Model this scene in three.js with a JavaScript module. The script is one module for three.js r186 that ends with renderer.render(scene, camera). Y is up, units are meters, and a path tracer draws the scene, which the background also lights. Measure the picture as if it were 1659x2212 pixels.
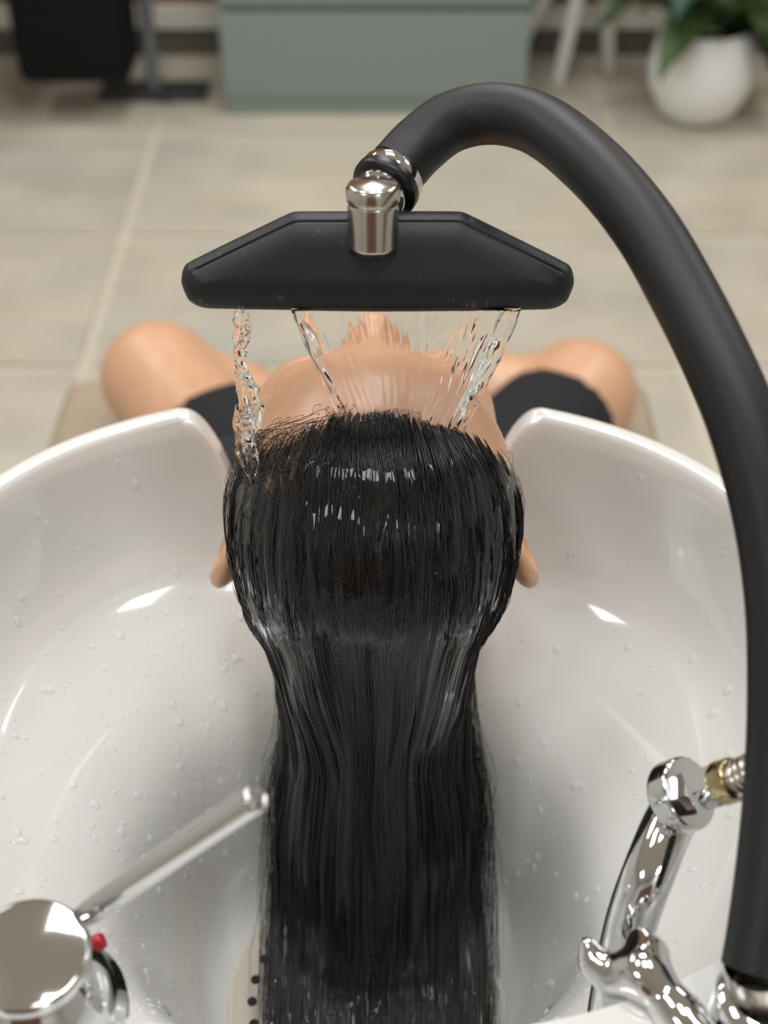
import * as THREE from 'three';
import { RectAreaLightUniformsLib } from 'three/addons/lights/RectAreaLightUniformsLib.js';
import { RoundedBoxGeometry } from 'three/addons/geometries/RoundedBoxGeometry.js';
import { mergeGeometries } from 'three/addons/utils/BufferGeometryUtils.js';
import { ImprovedNoise } from 'three/addons/math/ImprovedNoise.js';

// ------------------------------------------------------------------ camera, exposure, lights
const scene = new THREE.Scene();
scene.background = new THREE.Color(0x000000);
const F = 2900, PITCH = 40 * Math.PI / 180, CAM_Y = 1.5;
const camera = new THREE.PerspectiveCamera(2 * Math.atan(1106 / F) * 180 / Math.PI, 1659 / 2212, 0.02, 30);
camera.position.set(0, CAM_Y, 0);
camera.lookAt(0, CAM_Y - Math.sin(PITCH), -Math.cos(PITCH));
camera.focus = 0.69;
camera.userData.fStop = 5.2;
camera.updateMatrixWorld(true);

const renderer = new THREE.WebGLRenderer({ antialias: true });
renderer.toneMapping = THREE.LinearToneMapping;
renderer.toneMappingExposure = 1.0;
renderer.shadowMap.enabled = true;
RectAreaLightUniformsLib.init();

const LIGHT_LEVEL = 12.2;
// ceiling panels: [x, z, size x, size z]
const PANELS = [[-1.7, -3.0, 0.6, 0.6], [0.0, -3.0, 0.6, 0.6], [1.7, -3.0, 0.6, 0.6], [-1.7, -1.6, 0.6, 0.6], [0.0, -1.6, 0.6, 0.6], [1.7, -1.6, 0.6, 0.6], [-0.80, -0.50, 0.3, 0.45], [0.0, -0.28, 0.3, 0.5], [0.55, -0.34, 0.24, 0.5], [-1.7, 1.2, 0.6, 0.6], [1.2, 1.9, 0.6, 0.6]];
const PANEL_WORDS = ['above the salon trolley', 'above the green cabinet', 'above the potted plant', 'left of the wash lounge', 'above the wash lounge', 'right of the wash lounge', 'left of the wash basin', 'above the wash basin', 'right of the wash basin', 'at the back on the left', 'at the back on the right'];
const CEIL = 2.7;

// ------------------------------------------------------------------ helpers
function mulberry(a) { return () => { a |= 0; a = a + 0x6D2B79F5 | 0; let t = Math.imul(a ^ a >>> 15, 1 | a); t = t + Math.imul(t ^ t >>> 7, 61 | t) ^ t; return ((t ^ t >>> 14) >>> 0) / 4294967296; }; }
const rnd = mulberry(7);
const noiseGen = new ImprovedNoise();
const nz = (x, y = 0, z = 0) => noiseGen.noise(x + 31.7, y + 17.3, z + 5.1);
const V = (x, y, z) => new THREE.Vector3(x, y, z);
const clamp = (x, a = 0, b = 1) => Math.min(b, Math.max(a, x));
const sstep = (a, b, x) => { const t = clamp((x - a) / (b - a)); return t * t * (3 - 2 * t); };
const lerp = (a, b, t) => a + (b - a) * t;
const SP = Math.sin(PITCH), CP = Math.cos(PITCH);
// a point of the place given by the direction it lies in and its distance along the lens axis
function at(px, py, depth) {
  const a = (px - 829.5) / F, b = (1106 - py) / F;
  return V(depth * a, CAM_Y + depth * (-SP + CP * b), -depth * (CP + SP * b));
}
const names = {};
function numbered(n) { names[n] = (names[n] ?? -1) + 1; return names[n] ? `${n}_${String(names[n]).padStart(3, '0')}` : n; }
function shade(o) { o.traverse(m => { if (m.isMesh) { m.castShadow = true; m.receiveShadow = true; } }); return o; }
function obj(name, geo, mat, parent) {
  const m = new THREE.Mesh(Array.isArray(geo) ? mergeGeometries(geo.map(plain)) : geo, mat);
  m.name = parent ? name : numbered(name); (parent || scene).add(m); m.castShadow = m.receiveShadow = true; return m;
}
function plain(g) { let h = g.index ? g.toNonIndexed() : g.clone(); for (const k of Object.keys(h.attributes)) if (!['position', 'normal', 'uv'].includes(k)) h.deleteAttribute(k); if (!h.attributes.uv) h.setAttribute('uv', new THREE.BufferAttribute(new Float32Array(h.attributes.position.count * 2), 2)); return h; }
function tag(o, label, category, group, kind) { o.userData.label = label; if (category) o.userData.category = category; if (group) o.userData.group = group; if (kind) o.userData.kind = kind; return o; }
function thing(name, label, category, group) { const o = new THREE.Group(); o.name = numbered(name); scene.add(o); return tag(o, label, category, group); }
function struct(name, geo, mat, label) { const m = obj(name, geo, mat); m.userData.kind = 'structure'; if (label) m.userData.label = label; return m; }
const box = (w, h, d, x, y, z) => new THREE.BoxGeometry(w, h, d).translate(x, y, z);
const rbox = (w, h, d, r, x, y, z, s = 3) => new RoundedBoxGeometry(w, h, d, s, r).translate(x, y, z);
// a cylinder or cone between two points
function rod(a, b, r0, r1 = r0, seg = 24) {
  const d = b.clone().sub(a), g = new THREE.CylinderGeometry(r1, r0, d.length(), seg);
  g.translate(0, d.length() / 2, 0); g.applyQuaternion(new THREE.Quaternion().setFromUnitVectors(V(0, 1, 0), d.clone().normalize())); g.translate(a.x, a.y, a.z); return g;
}
// lathe round an axis
function lathe(profile, origin, dir, seg = 48) {
  const g = new THREE.LatheGeometry(profile.map(p => new THREE.Vector2(Math.max(p[0], 1e-5), p[1])), seg);
  g.applyQuaternion(new THREE.Quaternion().setFromUnitVectors(V(0, 1, 0), dir.clone().normalize())); g.translate(origin.x, origin.y, origin.z); return g;
}
function volume(g) { const p = g.attributes.position, ix = g.index; let v = 0; const a = V(), b = V(), c = V(); for (let i = 0; i < ix.count; i += 3) { a.fromBufferAttribute(p, ix.getX(i)); b.fromBufferAttribute(p, ix.getX(i + 1)); c.fromBufferAttribute(p, ix.getX(i + 2)); v += a.dot(b.cross(c)); } return v; }
function outward(g) { if (volume(g) < 0) { const a = g.index.array; for (let i = 0; i < a.length; i += 3) { const t = a[i]; a[i] = a[i + 1]; a[i + 1] = t; } } g.computeVertexNormals(); return g; }
// surface through rows of points; wrap joins last column with first; caps closes first and last row
function loft(rows, wrap = true, caps = false, uvScale = 1) {
  const R = rows.length, C = rows[0].length, pos = [], uv = [], ix = [];
  for (let i = 0; i < R; i++) for (let j = 0; j < C; j++) { const p = rows[i][j]; pos.push(p.x, p.y, p.z); uv.push(j / C * uvScale, i / (R - 1) * uvScale); }
  const W = wrap ? C : C - 1;
  for (let i = 0; i < R - 1; i++) for (let j = 0; j < W; j++) { const a = i * C + j, b = i * C + (j + 1) % C, c = a + C, d = b + C; ix.push(a, b, c, b, d, c); }
  if (caps) for (const i of [0, R - 1]) {
    const m = V(); rows[i].forEach(p => m.add(p)); m.multiplyScalar(1 / C); const k = pos.length / 3; pos.push(m.x, m.y, m.z); uv.push(0, 0);
    for (let j = 0; j < C; j++) { const a = i * C + j, b = i * C + (j + 1) % C; i ? ix.push(a, b, k) : ix.push(b, a, k); }
  }
  const g = new THREE.BufferGeometry(); g.setAttribute('position', new THREE.Float32BufferAttribute(pos, 3)); g.setAttribute('uv', new THREE.Float32BufferAttribute(uv, 2)); g.setIndex(ix);
  return caps ? outward(g) : (g.computeVertexNormals(), g);
}
// naive surface nets over a distance field (negative inside)
function nets(fn, lo, hi, cell) {
  const N = ['x', 'y', 'z'].map(k => Math.ceil((hi[k] - lo[k]) / cell) + 1), [nx, ny, nzz] = N, f = new Float32Array(nx * ny * nzz), id = (i, j, k) => i + nx * (j + ny * k);
  for (let k = 0; k < nzz; k++) for (let j = 0; j < ny; j++) for (let i = 0; i < nx; i++) f[id(i, j, k)] = fn(lo.x + i * cell, lo.y + j * cell, lo.z + k * cell);
  const vi = new Int32Array(f.length).fill(-1), pos = [], nor = [], ix = [], e = cell * 0.35;
  for (let k = 0; k < nzz - 1; k++) for (let j = 0; j < ny - 1; j++) for (let i = 0; i < nx - 1; i++) {
    let sx = 0, sy = 0, sz = 0, n = 0;
    const v = [0, 1, 2, 3, 4, 5, 6, 7].map(q => f[id(i + (q & 1), j + (q >> 1 & 1), k + (q >> 2))]);
    if (v.every(x => x > 0) || v.every(x => x <= 0)) continue;
    for (const [a, b] of EDGES) if ((v[a] > 0) !== (v[b] > 0)) { const t = v[a] / (v[a] - v[b]); sx += (a & 1) + t * ((b & 1) - (a & 1)); sy += (a >> 1 & 1) + t * ((b >> 1 & 1) - (a >> 1 & 1)); sz += (a >> 2) + t * ((b >> 2) - (a >> 2)); n++; }
    const x = lo.x + (i + sx / n) * cell, y = lo.y + (j + sy / n) * cell, z = lo.z + (k + sz / n) * cell;
    const g = V(fn(x + e, y, z) - fn(x - e, y, z), fn(x, y + e, z) - fn(x, y - e, z), fn(x, y, z + e) - fn(x, y, z - e)).normalize();
    vi[id(i, j, k)] = pos.length / 3; pos.push(x, y, z); nor.push(g.x, g.y, g.z);
  }
  const quad = (a, b, c, d, flip) => { if (a < 0 || b < 0 || c < 0 || d < 0) return; flip ? ix.push(a, c, b, a, d, c) : ix.push(a, b, c, a, c, d); };
  for (let k = 1; k < nzz - 1; k++) for (let j = 1; j < ny - 1; j++) for (let i = 1; i < nx - 1; i++) {
    const s = f[id(i, j, k)] <= 0;
    if (s !== f[id(i + 1, j, k)] <= 0) quad(vi[id(i, j - 1, k - 1)], vi[id(i, j, k - 1)], vi[id(i, j, k)], vi[id(i, j - 1, k)], !s);
    if (s !== f[id(i, j + 1, k)] <= 0) quad(vi[id(i - 1, j, k - 1)], vi[id(i, j, k - 1)], vi[id(i, j, k)], vi[id(i - 1, j, k)], s);
    if (s !== f[id(i, j, k + 1)] <= 0) quad(vi[id(i - 1, j - 1, k)], vi[id(i, j - 1, k)], vi[id(i, j, k)], vi[id(i - 1, j, k)], !s);
  }
  const g = new THREE.BufferGeometry(); g.setAttribute('position', new THREE.Float32BufferAttribute(pos, 3)); g.setAttribute('normal', new THREE.Float32BufferAttribute(nor, 3)); g.setAttribute('uv', new THREE.Float32BufferAttribute(pos.flatMap((v, i) => i % 3 === 0 ? [v + pos[i + 1] * 0.5, pos[i + 2] + pos[i + 1] * 0.5] : []), 2)); g.setIndex(ix); return g;
}
const EDGES = []; for (let a = 0; a < 8; a++) for (const b of [1, 2, 4]) if (!(a & b)) EDGES.push([a, a | b]);
const smin = (a, b, k) => { const h = Math.max(k - Math.abs(a - b), 0) / k; return Math.min(a, b) - h * h * k * 0.25; };
const smax = (a, b, k) => -smin(-a, -b, k);
// tapered capsule
function cap(x, y, z, a, b, r0, r1) {
  const bx = b[0] - a[0], by = b[1] - a[1], bz = b[2] - a[2], px = x - a[0], py = y - a[1], pz = z - a[2];
  const t = clamp((px * bx + py * by + pz * bz) / (bx * bx + by * by + bz * bz));
  return Math.hypot(px - t * bx, py - t * by, pz - t * bz) - (r0 + (r1 - r0) * t);
}
const ell = (x, y, z, c, r) => { const a = (x - c[0]) / r[0], b = (y - c[1]) / r[1], d = (z - c[2]) / r[2], k = Math.hypot(a, b, d), k2 = Math.hypot(a / r[0], b / r[1], d / r[2]); return k2 < 1e-9 ? -Math.min(...r) : k * (k - 1) / k2; };

// ------------------------------------------------------------------ textures and materials
function tex(w, h, fn, srgb = true, rep = [1, 1]) {
  const d = new Uint8Array(w * h * 4);
  for (let j = 0; j < h; j++) for (let i = 0; i < w; i++) { const c = fn(i / w, j / h), k = (j * w + i) * 4; d[k] = clamp(c[0], 0, 255); d[k + 1] = clamp(c[1], 0, 255); d[k + 2] = clamp(c[2], 0, 255); d[k + 3] = 255; }
  const t = new THREE.DataTexture(d, w, h); t.wrapS = t.wrapT = THREE.RepeatWrapping; t.magFilter = THREE.LinearFilter; t.minFilter = THREE.LinearMipmapLinearFilter; t.generateMipmaps = true;
  if (srgb) t.colorSpace = THREE.SRGBColorSpace; t.repeat.set(...rep); t.needsUpdate = true; return t;
}
const std = (color, roughness, extra = {}) => new THREE.MeshPhysicalMaterial({ color, roughness, ...extra });
const fbm = (x, y, z = 0) => nz(x, y, z) + 0.5 * nz(2 * x, 2 * y, z + 9) + 0.25 * nz(4 * x, 4 * y, z + 19);
const M = {};
const tileTex = s => tex(256, 128, (u, v) => { const n = fbm(u * 5, v * 2.6, s) * 13 + nz(u * 60, v * 30, s) * 5, w = fbm(u * 2.2 + 4, v * 1.4, s + 3) * 9; return [188 + n + w, 181 + n + w * 0.6, 164 + n]; });
M.tiles = [1, 5, 9].map(s => std(0xffffff, 0.42, { map: tileTex(s) }));
M.grout = std(0xc9c1ae, 0.75);
M.wall = std(0xd9d8d4, 0.85); M.ceiling = std(0xe9e7e1, 0.9);
M.wood = std(0xffffff, 0.5, { map: tex(256, 256, (u, v) => { const g = nz(u * 26, v * 1.6, 2) * 22 + nz(u * 90, v * 4, 7) * 10; return [118 + g, 82 + g * 0.8, 54 + g * 0.6]; }) });
M.plinthDark = std(0x6b655a, 0.6); M.skirting = std(0xe6e2d6, 0.5);
M.sage = std(0x828d88, 0.5);
M.blackPlastic = std(0x090a0c, 0.75, { specularIntensity: 0.4 }); M.greyMetal = std(0x7d8087, 0.45, { metalness: 0.3 }); M.darkMetal = std(0x3c3f43, 0.5, { metalness: 0.3 });
M.whitePaint = std(0xe8e6e0, 0.45); M.pot = std(0xeeeeec, 0.4);
M.soil = std(0x3b2c20, 0.95);
M.leaf = [0x34583f, 0x4a6233, 0x294c3b, 0x57652b].map(c => std(c, 0.5, { side: THREE.DoubleSide }));
M.taupe = std(0xa3937d, 0.6);
M.ceramic = std(0xe2e1dc, 0.12, { clearcoat: 1, clearcoatRoughness: 0.03, ior: 1.5 });
M.rubber = std(0x0d0f12, 0.52, { ior: 1.5 });
M.hosefoam = std(0x0e0f11, 0.5);
M.chrome = std(0xd9dadb, 0.06, { metalness: 1 });
M.brushed = std(0xcac5bd, 0.22, { metalness: 1 });
M.brass = std(0xb9ab86, 0.16, { metalness: 1 });
M.gasket = std(0x0d0d0e, 0.35); M.redDot = std(0xb01522, 0.3);
M.strainer = std(0xcfc6b6, 0.35, { clearcoat: 0.6 }); M.hole = std(0x2a2622, 0.8);
const skinMap = tex(256, 256, (u, v) => { const n = fbm(u * 12, v * 12, 4) * 7 + nz(u * 80, v * 80, 2) * 4; return [208 + n, 161 + n, 126 + n]; });
M.skin = std(0xffffff, 0.42, { map: skinMap, clearcoat: 0.25, clearcoatRoughness: 0.3 });
M.cloth = std(0x121315, 0.85, { sheen: 0.2, sheenRoughness: 0.6, sheenColor: new THREE.Color(0x303236) });
M.hair = std(0x080707, 0.3, { ior: 1.5, clearcoat: 0.5, clearcoatRoughness: 0.15 });
M.strand = std(0x0b0908, 0.32, { ior: 1.5 });
M.film = new THREE.MeshPhysicalMaterial({ color: 0xffffff, roughness: 0.0, transmission: 1, thickness: 0, ior: 1.33 });
M.drop = new THREE.MeshPhysicalMaterial({ color: 0xffffff, roughness: 0.02, transmission: 0.72, thickness: 0, ior: 1.4 });
M.water = new THREE.MeshPhysicalMaterial({ color: 0xffffff, roughness: 0.0, transmission: 1, thickness: 0.004, ior: 1.33 });

// ------------------------------------------------------------------ room
const X0 = -3.2, X1 = 3.2, Z0 = -3.88, Z1 = 2.4;
{
  const fl = struct('floor', box(X1 - X0 + 0.4, 0.1, Z1 - Z0 + 0.4, 0, -0.058, (Z0 + Z1) / 2), M.grout, 'beige grouted floor under the large tiles');
  const tw = 1.2, td = 0.54, gap = 0.026, g = rbox(tw - gap, 0.01, td - gap, 0.002, 0, 0, 0, 1);
  let n = 0;
  for (let i = -2; i <= 2; i++) for (let k = -4; k < 8; k++) {
    const z = -2.235 - td * k + td / 2; if (z < Z0 || z > Z1) continue;
    const m = obj('tile', g, M.tiles[(i * 2 + k * 5 + 40) % 3], fl); m.position.set(i * tw, -0.005, z); n++;
  }
  struct('wall_front', box(X1 - X0 + 0.4, CEIL - 0.14, 0.15, 0, (CEIL + 0.14) / 2, Z0 - 0.075), M.wood, 'brown wooden wall behind the salon furniture');
  struct('baseboard_front', box(X1 - X0, 0.065, 0.03, 0, 0.1125, Z0 + 0.005), M.skirting, 'pale skirting strip along the foot of the wooden wall');
  struct('trim_1', box(X1 - X0, 0.08, 0.12, 0, 0.04, Z0 - 0.06), M.plinthDark, 'dark recessed plinth under the pale skirting');
  struct('wall_back', box(X1 - X0 + 0.4, CEIL, 0.15, 0, CEIL / 2, Z1 + 0.075), M.wall);
  const bc = thing('wall_cupboard', 'brown wooden cupboard against the wall behind the basin', 'cupboard'); obj('carcass', rbox(1.96, 1.9, 0.4, 0.01, -0.325, 0.951, Z1 - 0.21), M.wood, bc); for (const x of [-0.975, -0.325, 0.325]) obj('door', rbox(0.63, 1.84, 0.02, 0.004, x, 0.95, Z1 - 0.42), M.wood, bc);
  struct('wall_left', box(0.15, CEIL, Z1 - Z0, X0 - 0.075, CEIL / 2, (Z0 + Z1) / 2), M.wall);
  struct('wall_right', box(0.15, CEIL, Z1 - Z0, X1 + 0.075, CEIL / 2, (Z0 + Z1) / 2), M.wall);
  struct('ceiling', box(X1 - X0 + 0.4, 0.12, Z1 - Z0 + 0.4, 0, CEIL + 0.06, (Z0 + Z1) / 2), M.ceiling);
  const glow = new THREE.MeshStandardMaterial({ color: 0xffffff, emissive: 0xf8f9fb, emissiveIntensity: 2.0 });
  PANELS.forEach(([x, z, w, d], i) => {
    const p = thing('ceiling_light', 'flat ceiling panel light ' + PANEL_WORDS[i], 'light', 'ceiling panel lights');
    p.position.set(x, CEIL, z);
    obj('frame', [box(w + 0.04, 0.03, 0.02, 0, -0.015, d / 2 + 0.01), box(w + 0.04, 0.03, 0.02, 0, -0.015, -d / 2 - 0.01), box(0.02, 0.03, d, w / 2 + 0.01, -0.015, 0), box(0.02, 0.03, d, -w / 2 - 0.01, -0.015, 0)], M.whitePaint, p);
    obj('diffuser', box(w, 0.01, d, 0, -0.006, 0), glow, p);
    const l = new THREE.RectAreaLight(0xf8f9fb, LIGHT_LEVEL, w, d); l.position.set(x, CEIL - 0.035, z); l.lookAt(x, 0, z); l.castShadow = true; scene.add(l);
  });
}

// ------------------------------------------------------------------ far furniture
{
  const c = thing('storage_cabinet', 'sage green storage cabinet standing on the tiled floor', 'cabinet');
  c.position.set(-0.024, 0, -3.44);
  obj('body', rbox(0.80, 0.222, 0.34, 0.004, 0, 0.161, -0.17), M.sage, c);
  obj('plinth', box(0.79, 0.05, 0.33, 0, 0.025, -0.172), M.sage, c);
  obj('shadow_gap', box(0.77, 0.022, 0.30, 0, 0.283, -0.172), M.sage, c);
  obj('drawer', rbox(0.80, 0.31, 0.34, 0.004, 0, 0.449, -0.17), M.sage, c);
  obj('worktop', rbox(0.82, 0.03, 0.36, 0.004, 0, 0.619, -0.17), M.whitePaint, c);

  const t = thing('salon_trolley', 'black salon trolley bin carried on a grey post with flat base', 'trolley');
  t.position.set(-0.632, 0, -3.58);
  obj('base_plate', rbox(0.295, 0.018, 0.11, 0.006, 0, 0.012, 0.0), M.darkMetal, t);
  obj('post', rod(V(0, 0.02, 0), V(0, 0.85, 0), 0.02), M.greyMetal, t);
  obj('bracket', box(0.16, 0.02, 0.03, -0.07, 0.3, 0.02), M.darkMetal, t);
  const bin = rbox(0.29, 0.42, 0.2, 0.03, -0.165, 0.325, 0.12, 4); obj('bin', bin, M.blackPlastic, t);
  obj('tray', rbox(0.34, 0.03, 0.3, 0.01, 0, 0.86, 0.02), M.blackPlastic, t);

  const s = thing('stool', 'white stool with slim splayed legs between cabinet and plant', 'stool');
  s.position.set(0.566, 0, -3.72);
  obj('seat', lathe([[0, 0.47], [0.14, 0.47], [0.15, 0.46], [0.15, 0.45], [0.14, 0.44], [0, 0.44]], V(0, 0, 0), V(0, 1, 0), 40), M.whitePaint, s);
  for (const [fx, fz, tx, tz] of [[-0.078, 0.06, -0.01, 0.02], [0.078, -0.04, 0.015, -0.01], [-0.2, -0.09, -0.02, -0.02]]) obj('leg', rod(V(fx, 0, fz), V(tx, 0.445, tz), 0.019, 0.021, 16), M.whitePaint, s);

  const p = thing('potted_plant', 'round white pot with leafy green plant beside the stool', 'plant');
  p.position.set(0.832, 0, -3.44);
  obj('pot', lathe([[0, 0.0], [0.07, 0.0], [0.10, 0.02], [0.132, 0.085], [0.137, 0.14], [0.128, 0.20], [0.112, 0.245], [0.105, 0.245], [0.118, 0.19], [0.11, 0.16], [0, 0.16]], V(0, 0, 0), V(0, 1, 0), 48), M.pot, p);
  obj('soil', lathe([[0, 0.215], [0.108, 0.21]], V(0, 0, 0), V(0, 1, 0), 24), M.soil, p);
  const r = mulberry(21);
  const leafG = (() => { const rows = []; for (let i = 0; i <= 8; i++) { const v = i / 8, w = 0.036 * Math.sin(Math.PI * Math.pow(v, 0.75)) + 0.002, row = []; for (let j = -2; j <= 2; j++) row.push(V(w * j / 2, 0.012 * Math.abs(j) / 2 - 0.05 * v * v, 0.16 * v)); rows.push(row); } return loft(rows, false); })();
  for (let i = 0; i < 84; i++) {
    const a = r() * Math.PI * 2, out = 0.04 + r() * 0.16, y = 0.30 + r() * 0.42, m = obj('leaf', leafG, M.leaf[i % 4], p);
    if (i < 40) { const q = 0.03 + r() * 0.06; m.position.set(Math.cos(a) * q, 0.225 + r() * 0.05, Math.sin(a) * q); m.rotation.set(0, Math.PI / 2 - a + (r() - 0.5), 0); m.rotateX(-1.15 + r() * (Math.cos(a) > 0.6 ? 1.1 : 0.5)); m.scale.setScalar(0.6 + r() * 0.4); }
    else { m.position.set(Math.cos(a) * out * 0.7, y, Math.sin(a) * out * 0.7); m.rotation.set(0, Math.PI / 2 - a + (r() - 0.5), 0); m.rotateX(-0.6 + r() * 1.2); m.scale.setScalar(0.8 + r() * 0.8); }
  }
  for (let i = 0; i < 7; i++) { // trailing stems on the right
    const a = -0.5 + i * 0.16, pts = [V(Math.cos(a) * 0.09, 0.24, Math.sin(a) * 0.09), V(Math.cos(a) * 0.15, 0.26, Math.sin(a) * 0.15), V(Math.cos(a) * 0.185, 0.17, Math.sin(a) * 0.185)];
    const cv = new THREE.CatmullRomCurve3(pts); obj('stem', new THREE.TubeGeometry(cv, 10, 0.003, 5), M.leaf[2], p);
    for (let k = 1; k < 5; k++) { const q = cv.getPoint(k / 4.5), m = obj('leaf', leafG, M.leaf[(i + k) % 3], p); m.position.copy(q); m.rotation.set(0, Math.PI / 2 - a + (r() - 0.5) * 1.5, 0); m.rotateX(0.5 + r() * 0.5); m.scale.setScalar(0.45 + 0.3 * r()); }
  }

  const ch = thing('salon_chair', 'dark salon chair at the left edge of the floor', 'chair');
  ch.position.set(-1.32, 0, -3.42);
  obj('base', lathe([[0, 0], [0.24, 0], [0.245, 0.008], [0.23, 0.018], [0.05, 0.035], [0, 0.035]], V(0, 0, 0), V(0, 1, 0)), M.darkMetal, ch);
  obj('column', rod(V(0, 0.03, 0), V(0, 0.42, 0), 0.035), M.chrome, ch);
  obj('seat', rbox(0.54, 0.12, 0.52, 0.04, 0, 0.48, 0), M.blackPlastic, ch);
  obj('backrest', rbox(0.52, 0.5, 0.1, 0.04, 0, 0.8, -0.27), M.blackPlastic, ch);
}

// ------------------------------------------------------------------ wash lounge
{
  const l = thing('wash_lounge', 'wide taupe upholstered wash lounge under the reclining person', 'lounge');
  obj('seat', rbox(0.83, 0.10, 0.66, 0.03, -0.04, 0.37, -1.265, 4), M.taupe, l);
  const b = rbox(0.60, 0.05, 0.44, 0.02, 0, 0, 0, 4); b.rotateX(-0.80); b.translate(-0.02, 0.520, -0.902); obj('backrest', b, M.taupe, l);
  obj('base', rbox(0.6, 0.32, 0.5, 0.02, -0.04, 0.16, -1.2), M.darkMetal, l);
}

// ------------------------------------------------------------------ basin
const BX = -0.015, BZ = -0.50, RIM = 0.99;
const NOTCH_TOP = 0.121, NOTCH_BOT = 0.078, NOTCH_DEPTH = 0.112;
const sup = (th, a, b, e) => { const c = Math.cos(th), s = Math.sin(th), r = Math.pow(Math.pow(Math.abs(c) / a, e) + Math.pow(Math.abs(s) / b, e), -1 / e); return [r * c, r * s]; };
// angles: front is th = -PI/2 (towards -z); denser there
const TH = []; { const NT = 360; for (let i = 0; i < NT; i++) { const u = i / NT * 2 * Math.PI; TH.push(u - Math.PI / 2 - 0.62 * Math.sin(u)); } }
function rimDrop(x, z) { if (z > BZ - 0.1) return 0; const d = Math.abs(x - BX); return NOTCH_DEPTH * Math.pow(1 - clamp((d - NOTCH_BOT) / (NOTCH_TOP - NOTCH_BOT)), 2.3); }
// inner rings: [scale, depth below the rim]
const WALL = [[1.0, 0.0], [0.991, 0.003], [0.983, 0.011], [0.975, 0.026], [0.96, 0.050], [0.93, 0.076], [0.88, 0.096], [0.81, 0.109], [0.73, 0.119], [0.65, 0.129], [0.585, 0.141], [0.535, 0.158], [0.495, 0.184], [0.46, 0.215], [0.425, 0.244], [0.38, 0.264], [0.31, 0.273], [0.18, 0.276], [0.05, 0.276]];
const BOT = [BX, -0.425];
function bowl(th, s, d) { // point of the inner surface
  const [x, z] = sup(th, 0.255, 0.222, 2.3), k = 1 - s, X = BX + x * s, Z = (BZ + z) * s + (BOT[1]) * k * 1 + (BZ * 0) , dr = rimDrop(BX + x, BZ + z);
  const y = dr > 0.0005 ? smin(RIM - d, RIM - dr - d * 0.35, 0.012) + (d < 0.02 ? 0.003 * dr / NOTCH_DEPTH : 0) : RIM - d;
  return V(X, y, Z);
}
function wallAt(th, t) { // t 0..1 from rim to bottom, smooth in between
  const q = t * (WALL.length - 1), i = Math.min(Math.floor(q), WALL.length - 2), f = q - i, c = (k, m) => { const p0 = WALL[Math.max(k - 1, 0)][m], p1 = WALL[k][m], p2 = WALL[k + 1][m], p3 = WALL[Math.min(k + 2, WALL.length - 1)][m]; return 0.5 * (2 * p1 + (p2 - p0) * f + (2 * p0 - 5 * p1 + 4 * p2 - p3) * f * f + (3 * p1 - p0 - 3 * p2 + p3) * f * f * f); };
  return bowl(th, c(i, 0), c(i, 1));
}
const basin = thing('wash_basin', 'white glazed ceramic shampoo basin with neck notch', 'basin');
{
  const rows = [];
  const outer = (th, grow, y) => { // outside outline: follows the bowl in front and at the sides, squares off into the tap deck behind
    const [x, z] = sup(th, 0.255 + grow, 0.222 + grow, 2.3), [dx, dz] = sup(th, 0.275 + grow * 0.3, 0.335 + grow * 0.3, 6), k = sstep(0.25, 0.95, Math.sin(th));
    const X = BX + lerp(x, dx, k), Z = BZ + lerp(z, dz, k); return V(X, y(rimDrop(BX + x, BZ + z)), Z);
  };
  // foot, skirt, outer rim, top of rim
  for (const [g, y] of [[-0.16, 0.70], [-0.12, 0.70], [-0.075, 0.73], [-0.03, 0.80], [-0.002, 0.87]]) rows.push(TH.map(th => outer(th, g, dr => Math.min(y, RIM - dr - 0.04 * (1 - (y - 0.7) * 2)))));
  for (const [g, d] of [[0.006, 0.03], [0.0105, 0.014], [0.0122, 0.0065], [0.0112, 0.0022], [0.0078, -0.0002], [0.0035, -0.0006]]) rows.push(TH.map(th => outer(th, g, dr => RIM - dr - d)));
  for (let i = 0; i <= 72; i++) rows.push(TH.map(th => wallAt(th, i / 72)));
  const g = loft(rows, true, true);
  obj('bowl', g, M.ceramic, basin);
  // strainer plate over the drain
  const sc = V(BX, 0.7175, -0.452), holes = [];
  obj('strainer', lathe([[0, 0.003], [0.078, 0.003], [0.084, 0.0015], [0.086, -0.002], [0, -0.002]], sc, V(0, 1, 0), 64), M.strainer, basin);
  for (let ring = 1; ring <= 4; ring++) for (let k = 0; k < ring * 7; k++) { const a = k / (ring * 7) * Math.PI * 2 + ring; holes.push(new THREE.CylinderGeometry(0.0032, 0.0032, 0.0016, 14).translate(sc.x + Math.cos(a) * ring * 0.017, sc.y + 0.0026, sc.z + Math.sin(a) * ring * 0.017)); }
  const hm = obj('strainer_holes', holes, M.hole, basin); hm.userData.kind = 'stuff';
  obj('pedestal', rbox(0.30, 0.70, 0.34, 0.03, BX, 0.352, -0.40, 3), M.whitePaint, basin);
}

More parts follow.
